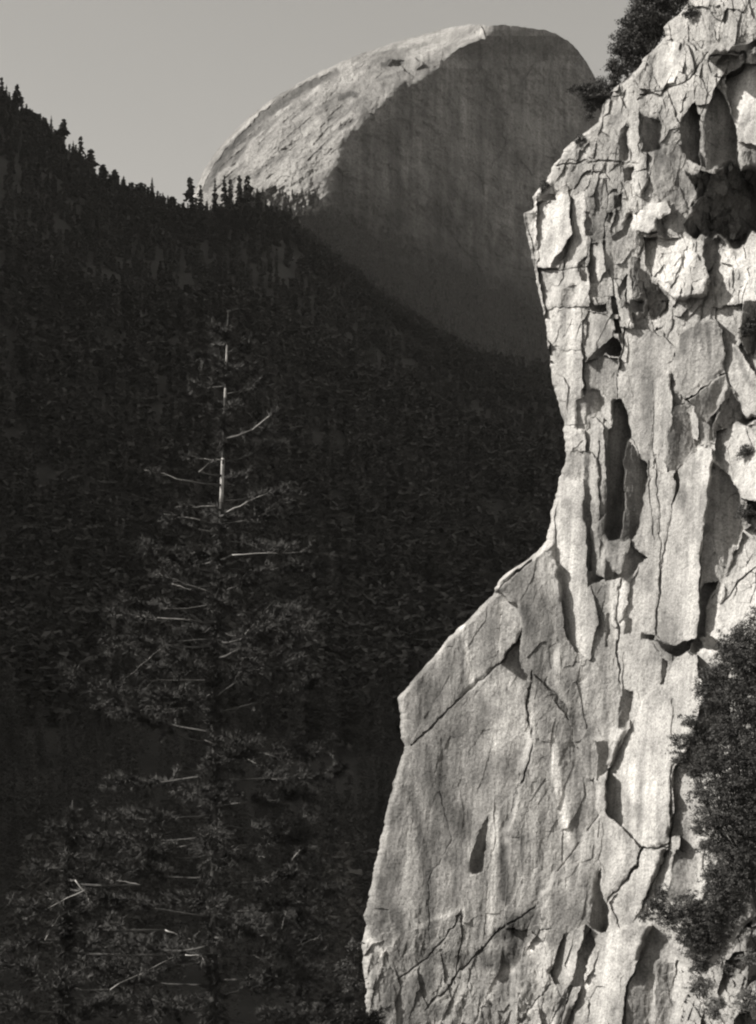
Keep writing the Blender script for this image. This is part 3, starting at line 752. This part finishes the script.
# ------------------------------------------------------------------ trees on the skyline, one by one
def far_tree(px, top, base, form, label, rng, Y=CR_Y, lean=0.0, group='conifers along the ridge skyline'):
    base_p = at(px, base, Y)
    zg = float(ground(base_p.x, Y)); z_top = at(px, top, Y).z
    b0 = min(zg, base_p.z) - 0.5
    h = z_top - b0
    root = empty('conifer_tree', (base_p.x, Y, b0))
    vis = (base - top) / F * Y; bare = max(0.05, min(0.75, 1 - vis / h))
    pxm = Y / F
    if form == 'spire':   A = conifer_faces(rng, h, 5.2 * pxm, 20, 7, bare * .8, .9, lean, .1)
    elif form == 'column':A = conifer_faces(rng, h, 4.6 * pxm, 18, 7, bare * .9, .35, lean, .15)
    elif form == 'round':
        A = conifer_faces(rng, h, 5.5 * pxm, 16, 8, max(bare, .45), .30, lean, .2)
    else:                 A = conifer_faces(rng, h, 7.5 * pxm, 15, 6, max(bare, .35), .42, lean, .3)
    link('crown', faces_mesh('crown', A, 3, M_forest), root)
    link('trunk', tubes_mesh('trunk', [tube([(0, 0, -1), (lean * h * .5, 0, h * .5), (lean * h * .96, 0, h * .96)], [.55, .4, .08], 6)], M_bark), root)
    tag(root, label, 'tree', group)
    return root
rng = random.Random(21)
SKY_TREES = [
 (2, 76, 108, 'column', 'dark conifer cut by the left edge at the top of the ridge'),
 (6, 84, 112, 'spire', 'pointed dark conifer second from the left edge on the ridge'),
 (17, 83, 116, 'ragged', 'tall ragged conifer highest on the ridge, standing clear of its neighbours'),
 (26, 108, 124, 'round', 'low rounded conifer just downhill of the tall ragged one'),
 (36, 113, 130, 'round', 'squat bushy conifer between the two tall groups of the upper ridge'),
 (45, 117, 138, 'round', 'short dark conifer left of a leaning conifer on the ridge'),
 (51, 115, 140, 'spire', 'pointed conifer touching the left side of a leaning conifer'),
 (61, 118, 144, 'ragged', 'leaning conifer with a bent top on the upper ridge'),
 (73, 140, 160, 'spire', 'small slim conifer left of the bushy pair on mid ridge'),
 (81, 135, 164, 'column', 'tall narrow conifer of the bushy pair on mid ridge'),
 (91, 148, 172, 'ragged', 'flat topped conifer right of the tall narrow one on mid ridge'),
 (103, 164, 182, 'round', 'round headed small conifer on a bare stem on lower ridge'),
 (115, 169, 188, 'round', 'second round headed conifer on thin stem, further down the ridge'),
 (124, 175, 192, 'spire', 'short pointed conifer right of the round headed ones'),
 (133, 183, 198, 'spire', 'tiny pointed conifer in the lower ridge row'),
 (141, 182, 200, 'ragged', 'loose ragged conifer just left of the lone spire'),
 (152, 176, 206, 'spire', 'lone slim spire conifer in the saddle left of the dome'),
 (163, 192, 206, 'spire', 'lowest little conifer at the bottom of the saddle'),
 (172, 196, 208, 'round', 'small bushy conifer left of the wide pine by the dome'),
 (190, 176, 212, 'ragged', 'wide spreading pine against the left foot of the dome'),
 (201, 184, 214, 'column', 'dark conifer just right of the wide spreading pine'),
 (215, 176, 214, 'spire', 'conifer in front of the bright left foot of the dome'),
 (224, 174, 214, 'column', 'broad dark conifer of the clump below the dome flank'),
 (230, 178, 214, 'column', 'conifer at the right of the clump below the dome flank'),
 (239, 174, 204, 'column', 'upright oval conifer alone on the sunlit dome flank'),
 (248, 174, 204, 'ragged', 'thin open conifer rightmost on the sunlit dome flank'),
 (258, 192, 210, 'round', 'low dark conifer at the base of the sunlit flank'),
 (484, 342, 362, 'spire', 'faint conifer silhouetted low on the shadowed face of the dome'),
 (495, 338, 366, 'column', 'taller faint conifer silhouetted against the foot of the shadowed face'),
 (511, 346, 366, 'spire', 'small faint conifer right of the tall faint one below the face'),
 (538, 352, 372, 'spire', 'faint conifer below the face beside the edge of the cliff'),
]
for i, (px, tp, bs, form, lab) in enumerate(SKY_TREES):
    far_tree(px, tp, bs, form, lab, rng, lean=(0.12 if px == 61 else rng.uniform(-.02, .02)))

# ------------------------------------------------------------------ foreground pine
def needle_tufts(centers, dirs, rng, n=30, length=0.30, width=0.016, spread=0.8):
    c = np.repeat(np.asarray(centers), n, 0); d = np.repeat(np.asarray(dirs), n, 0)
    v = d + rng.normal(0, spread, c.shape); v /= np.linalg.norm(v, axis=1, keepdims=True)
    L = length * rng.uniform(.6, 1.15, (len(c), 1))
    _, a, b_ = rot_basis(v); an = rng.uniform(0, 6.28, (len(c), 1)); sd_ = (np.cos(an) * a + np.sin(an) * b_) * width
    base = c + d * rng.uniform(-.12, .12, (len(c), 1))
    return np.stack([base - sd_, base + sd_, base + v * L], 1)

def pine(root_loc, top_z, label, branches_px, Y, rng_seed, crown, trunk_r, group=None, trunk_px=None, n_branch=84, lit_spans=(), gap=None, cover=1.0):
    rng = np.random.default_rng(rng_seed)
    root = empty('pine_tree', root_loc); R0 = np.array(root_loc)
    H = top_z - R0[2]
    def tp(t):                                    # trunk axis at height fraction t
        z = t * H
        return np.array([trunk_px[0] * t + 0.12 * math.sin(t * 7), 0.05 * math.sin(t * 9), z])
    ts = np.linspace(0, 1, 26)
    link('trunk', tubes_mesh('trunk', [tube([tp(t) for t in ts], [trunk_r * (1 - t) ** 0.75 + 0.012 for t in ts], 10)], M_bark), root)
    for (ta, tb_) in lit_spans:                        # sunlit stretches of the stem, the light painted as a paler sleeve
        us = np.linspace(ta, tb_, 6)
        link('sunlit_trunk', tubes_mesh('sunlit_trunk', [tube([tp(t) for t in us], [(trunk_r * (1 - t) ** 0.75 + 0.012) * 1.05 + .004 for t in us], 10)], M_sunlit_wood), root)
    tc = []; td = []
    def limb(p0, p1, r0, sag, foliage=1.0, wood=M_bark):
        n = 7; pts = []
        for i in range(n):
            u = i / (n - 1); q = p0 + (p1 - p0) * u; q = q + np.array([0, 0, -sag * 4 * u * (1 - u)]) + rng.normal(0, 0.018, 3) * (1 if 0 < i < n - 1 else 0)
            pts.append(q)
        tb = [tube(pts, [r0 * (1 - u * .8) for u in np.linspace(0, 1, n)], 6)]
        L = np.linalg.norm(p1 - p0); dr = (p1 - p0) / L
        nt_ = int(foliage * (3 + L * 7.5))
        for _ in range(nt_):
            u = rng.uniform(.3, 1.03) ** 0.8; q = p0 + (p1 - p0) * u + np.array([0, 0, -sag * 4 * u * (1 - min(u, 1))])
            side = np.cross(dr, [0, 0, 1]); side /= max(1e-6, np.linalg.norm(side))
            v = dr * rng.uniform(.2, .9) + side * rng.choice([-1, 1]) * rng.uniform(.2, 1) + np.array([0, 0, rng.uniform(-.3, .55)])
            v /= np.linalg.norm(v); l2 = rng.uniform(.25, .9) * (0.45 + 0.18 * L)
            e_ = q + v * l2
            tb.append(tube([q, (q + e_) / 2 + rng.normal(0, .02, 3), e_], [r0 * .3 + .003, r0 * .22 + .002, .003], 4))
            for f_ in np.arange(0.35, 1.05, 0.22 / max(l2, .3)):
                tc.append(q + v * l2 * f_ + rng.normal(0, .04, 3)); td.append(v)
        link('branch', tubes_mesh('branch', tb, wood), root)
    for k in range(n_branch):
        t = crown[0] + (0.985 - crown[0]) * (k + rng.uniform(-.3, .3)) / n_branch
        a = k * 2.399 + rng.uniform(-.4, .4)
        rad = crown[1] * min(1, (1 - t) / (1 - crown[2])) ** 0.85 * rng.uniform(.6, 1.15) + .25
        if gap and gap[0] < t < gap[1] and (math.cos(a) < -.2 or math.sin(a) < -.5): continue
        p0 = tp(t); rise = rad * rng.uniform(-.1, .35) * (1.0 if t > .6 else .5)
        p1 = p0 + np.array([math.cos(a) * rad, math.sin(a) * rad, rise])
        limb(p0, p1, 0.022 + 0.011 * rad * .5, rad * rng.uniform(-.02, .09))
    for (x0, y0, x1, y1, dy) in branches_px:      # near-side limbs, sunlight on them painted as paler wood
        w0 = np.array(at(x0, y0, Y - dy)) - R0; w1 = np.array(at(x1, y1, Y - dy * 1.15)) - R0
        limb(w0, w1, 0.024, -0.02, 0.35, M_sunlit_wood)
        ax = tp(min(1, max(0, w0[2] / H)))
        if np.linalg.norm(ax[:2] - w0[:2]) > .3:
            inner = ax + np.array([0, 0, w0[2] - ax[2]]) + (ax - w0) * 0
            link('branch', tubes_mesh('branch', [tube([inner, (inner + w0) / 2 + np.array([0, 0, -.05]), w0 * 0.999 + inner * .001], [.05, .042, .034], 6)], M_bark), root)
    for _ in range(int(900 * cover)):                 # short sprays along the stem
        t = rng.uniform(crown[0] - .12, .985)
        if any(a_ - .012 < t < b_ + .004 for a_, b_ in lit_spans): continue
        v = rng.normal(0, 1, 3); v[1] = -abs(v[1]) if rng.random() < .7 else v[1]; v /= np.linalg.norm(v)
        tc.append(tp(t) + v * np.array([1, 1, .4]) * (rng.uniform(.12, .6) * (1.25 - t))); td.append(v)
    A = needle_tufts(np.array(tc), np.array(td), rng)
    link('needles', faces_mesh('needles', A, 3, M_needle), root)
    tag(root, label, 'tree', group)
    return root
TREE_Y = 60.0
tz = float(ground(-5.9, TREE_Y))
zf = lambda py: (at(0, py, TREE_Y).z - tz + .3) / (at(0, 310, TREE_Y).z - tz + .3)
base_p = at(212, 1100, TREE_Y); top_p = at(226, 310, TREE_Y)
pine((base_p.x - 0.3, TREE_Y, tz - .3), top_p.z, 'tall foreground pine in shade with bare sunlit limbs painted in pale wood', [
    (182,480,144,470,.9),(223,460,187,459,.5),(199,472,216,459,.6),(215,506,176,507,.8),(200,520,164,514,.9),(227,512,268,493,.8),(252,430,276,412,1.4),
    (190,620,115,615,1.3),(185,708,130,711,1.2),(172,584,190,590,1.0),(210,592,160,575,.7),(232,555,300,552,1.2),(240,640,275,600,1.0),
    (165,645,130,675,1.0),(205,680,150,681,.8),(206,790,175,789,1.0),(205,740,260,765,1.0),(215,840,165,850,1.0)],
    TREE_Y, 4, (0.40, 4.8, 0.62), 0.22, None, (top_p.x - base_p.x + 0.3, 0), lit_spans=[(zf(502), zf(458)), (zf(398), zf(388)), (zf(362),zf(345))], gap=(zf(515), zf(395)))
ty2 = 52.0; tz2 = float(ground(-11.0, ty2)); b2 = at(60, 1150, ty2); t2 = at(70, 800, ty2)
pine((b2.x, ty2, tz2 - .3), t2.z, 'shorter pine low in the left corner with curved twigs catching the light', [
    (110,990,172,958,.7),(185,955,207,957,.7),(165,930,190,940,.7),(85,890,35,915,.6),(75,880,90,900,.5),(45,940,60,915,.6),(140,885,110,880,.7)],
    ty2, 9, (0.35, 3.9, 0.5), 0.25, None, (t2.x - b2.x, 0), 34)
ty3 = 66.0; tz3 = float(ground(-2.0, ty3)); b3 = at(318, 1150, ty3); t3 = at(300, 815, ty3)
pine((b3.x, ty3, tz3 - .3), t3.z, 'slender pine between the tall foreground pine and the cliff foot', [
    (272,955,332,934,.7),(290,900,280,935,.5),(300,850,285,870,.5)],
    ty3, 14, (0.42, 2.2, 0.55), 0.2, None, (t3.x - b3.x, 0), 26)

# ------------------------------------------------------------------ broadleaf trees and brush on the rock
def leafy(name, base, blobs, label, cat, mat, leaf, per, seed, Yd, group=None, trunk_r=.2, wood=M_bark):
    """blobs: (px, py, radius px, depth shift m). Limbs run from the base to every clump; leaves sit on twigs inside the clumps."""
    rng = np.random.default_rng(seed)
    base = np.array(base); root = empty(name, tuple(base))
    tb = []; Lf = []
    cs = []
    for (px, py, r, dy) in blobs:
        Y = Yd + dy; cs.append((np.array(at(px, py, Y)) - base, r / F * Y))
    cs.sort(key=lambda q: np.linalg.norm(q[0]))
    hub = np.mean([c for c, r in cs], 0) * 0.45
    tb.append(tube([np.zeros(3) - np.array([0, 0, .2]), hub * .5 + rng.normal(0, .05, 3), hub], [trunk_r, trunk_r * .8, trunk_r * .6], 8))
    tips = []
    for c, r in cs:
        mid = (hub + c) / 2 + rng.normal(0, .12, 3) * np.linalg.norm(c - hub) * .4
        lr = min(trunk_r * .4, .02 + .02 * np.linalg.norm(c - hub))
        tb.append(tube([hub, mid, c], [lr, lr * .7, lr * .3], 6))
        k = max(8, int(per * 2.6 * r * r))
        for _ in range(k):
            v = rng.normal(0, 1, 3); v /= np.linalg.norm(v)
            rr = r * rng.uniform(.25, 1.0) ** .5 * (1 + .35 * rng.normal())
            e_ = c + v * np.array([1, 1, .8]) * rr
            if rng.random() < .22: tb.append(tube([c + (e_ - c) * .2, (c + e_) / 2 + rng.normal(0, .03, 3), e_], [lr * .22 + .006, .008, .004], 4))
            tips.append((e_, v))
    C = np.repeat(np.array([t for t, v in tips]), 22, 0)
    n = len(C)
    C = C + rng.normal(0, 1, (n, 3)) * leaf * np.array([2.0, 2.0, 1.2])
    nv = rng.normal(0, 1, (n, 3)) + np.array([-.2, -.1, .6]); d, a, b_ = rot_basis(nv)
    an = rng.uniform(0, 6.28, (n, 1)); u = np.cos(an) * a + np.sin(an) * b_; w_ = np.cross(d, u)
    sz = leaf * rng.uniform(.8, 1.7, (n, 1))
    q = np.stack([C - u * sz, C - w_ * sz * .45 + u * sz * .1, C + u * sz, C + w_ * sz * .45 + u * sz * .1], 1)
    link('trunk', tubes_mesh('trunk', tb, wood), root)
    link('crown', faces_mesh('crown', q, 4, mat), root)
    tag(root, label, cat, group)
    return root

def on_cliff(px, py, out_m=0.0):
    return cliff_depth(px, py) - out_m
# big dark tree at the right edge
oy_ = min(on_cliff(700, 800), on_cliff(740, 760), on_cliff(690, 740)) - 3.0
B = [(745,640,20,1),(702,690,10,.3),(708,674,9,.3),(690,722,9,.3),(676,741,6,.5),(735,660,18,0),(726,650,12,.5),(750,670,24,0),(718,676,14,0),(735,695,22,-1),(712,706,14,0),(755,715,28,-1),(728,728,20,-1),(705,735,16,.3),
     (688,742,11,.5),(680,757,9,.6),(745,752,28,-1.5),(714,760,22,-.8),(694,770,12,.2),(730,785,26,-1.5),(760,790,30,-1),(703,795,12,0),(745,820,28,-1.5),
     (718,818,20,-1),(700,828,10,0),(765,850,30,-1),(735,852,24,-1.2),(712,846,14,-.5),(765,620,16,.5),(735,880,22,-1),(715,872,12,-.5)]
leafy('oak_tree', at(775, 985, oy_), B, 'large dark bushy tree in front of the cliff at the right edge', 'tree', M_leaf, .075, 26, 31, oy_, None, .28)
oy2 = on_cliff(690, 930) - 1.6
B = [(655,905,10.8,.4),(645,915,7.2,.5),(662,893,8.4,.5),(672,915,15.6,.2),(690,905,16.8,0),(705,920,21.6,-.3),(722,910,21.6,-.3),(690,935,16.8,0),(708,945,19.2,-.2),(728,935,16.8,-.2),
     (700,965,12.0,0),(738,905,19.2,-.4),(718,890,16.8,-.3),(745,890,19.2,-.3),(712,970,9.6,0)]
leafy('oak_tree', at(735, 985, oy2), B, 'lower dark shrubby oak beneath the large bushy tree, above the pale brush slope', 'tree', M_leaf, .07, 26, 37, oy2, None, .16)
# brush on the slope in the corner
k = 0
for (px, py, r, lab) in [(700,985,12,'pale brush at the left end of the brushy slope in the corner'),(728,968,12,'pale brush on the upper edge of the corner slope'),
        (716,1008,15,'wide pale brush low in the corner slope near the bottom edge'),(748,958,11,'dense pale brush at the right edge of the corner slope'),(746,1000,15,'pale brush in the bottom right corner of the picture')]:
    yy = on_cliff(px, py) - .4
    leafy('brush', at(px, py + r, yy), [(px - r * .5, py, r * .6, 0), (px + r * .5, py - 2, r * .6, -.2), (px, py + r * .4, r * .7, -.3), (px, py - r * .5, r * .5, 0)], lab, 'shrub',
          M_leaf_light, .055, 22, 41 + k, yy, 'pale brush on the corner slope', .05); k += 1
# top of the wall
ty = on_cliff(672, 50) + 5
B = [(655,2,20,0),(640,14,14,0),(632,26,13,0),(648,24,18,-.5),(625,38,12,0),(640,42,16,-.5),(658,30,14,0),(618,52,10,0),(630,56,13,-.3),(648,52,12,0),
     (612,66,7,0),(620,68,9,-.2),(634,68,9,-.2),(670,12,14,.5),(660,-15,22,0),(685,-10,18,1),(640,-2,10,0)]
leafy('oak_tree', at(648, 95, ty), B, 'round leaved dark tree against the sky behind the crest of the cliff', 'tree', M_leaf, .10, 16, 51, ty, None, .25)
sy = on_cliff(604, 112) + 1.2
B = [(600,84,7,0),(612,84,8,0),(592,90,8,-.3),(603,94,10,-.4),(584,90,5,-.3),(594,100,8,-.3),(578,88,4,-.3),(586,96,7,-.4),(572,90,3,-.3),(598,92,10,-.5),(600,102,8,-.2),(616,76,6,.2),(590,108,6,0),(588,116,5,0)]
leafy('shrub', at(602, 112, sy), B, 'dense dark shrub overhanging the notch in the cliff edge before the dome', 'shrub', M_leaf, .08, 24, 53, sy, None, .08)
for i, (px, py, r, lab) in enumerate([(745,452,9,'small grey shrub on the white knob of the right edge'),(750,512,15,'dark shrub below the white knob at the right edge'),
        (750,330,12,'dark shrub in the shadowed hollow above the streaked slab'),(720,230,7,'small light shrub in the mouth of the black hollow'),
        (580,140,6,'little dark shrub on the upper left edge of the cliff'),(545,186,5,'tiny shrub on the ledge above the white block'),(690,12,9,'small shrub at the top of the cliff below the picture edge')]):
    yy = on_cliff(px, py) - .5
    leafy('shrub', at(px, py + r * .9, yy), [(px, py, r * .7, 0), (px - r * .5, py + r * .2, r * .5, -.1), (px + r * .5, py, r * .5, -.1), (px, py - r * .6, r * .5, 0)], lab, 'shrub',
          M_leaf if i != 3 else M_leaf_light, .06, 24, 61 + i, yy, None, .04)
# leaning bush left of the cliff foot
by = 120.0
leafy('shrub', at(345, 1060, by), [(355,945,7,0),(347,965,9,0),(352,985,11,-.3),(343,1005,9,0),(355,1015,12,-.4),(350,1030,12,0)], 'dim drooping bush in the shadow beside the foot of the cliff', 'shrub',
      M_leaf, .09, 14, 71, by, None, .08)

# ------------------------------------------------------------------ haze added to lift the dark tones
hz = bpy.data.meshes.new('haze')
x0, x1, y0, y1, z0, z1 = -3700, 3700, -450, 9100, -3000, 2700
hz.from_pydata([(x, y, z) for x in (x0, x1) for y in (y0, y1) for z in (z0, z1)], [],
               [(0, 1, 3, 2), (4, 6, 7, 5), (0, 4, 5, 1), (2, 3, 7, 6), (0, 2, 6, 4), (1, 5, 7, 3)])
ho = link('haze', hz); tag(ho, 'thin pale haze added to lift the dark far forest and the dome', 'haze', kind='stuff')
hm = bpy.data.materials.new('added_haze'); hm.use_nodes = True; hn = hm.node_tree; hn.nodes.clear()
hout = hn.nodes.new('ShaderNodeOutputMaterial'); hv = hn.nodes.new('ShaderNodeVolumePrincipled')
hv.inputs['Color'].default_value = (0.97, 0.94, 0.89, 1); hv.inputs['Density'].default_value = 1.6e-5; hv.inputs['Anisotropy'].default_value = 0.0
hn.links.new(hv.outputs[0], hout.inputs['Volume']); hz.materials.append(hm)
S.cycles.volume_bounces = 0
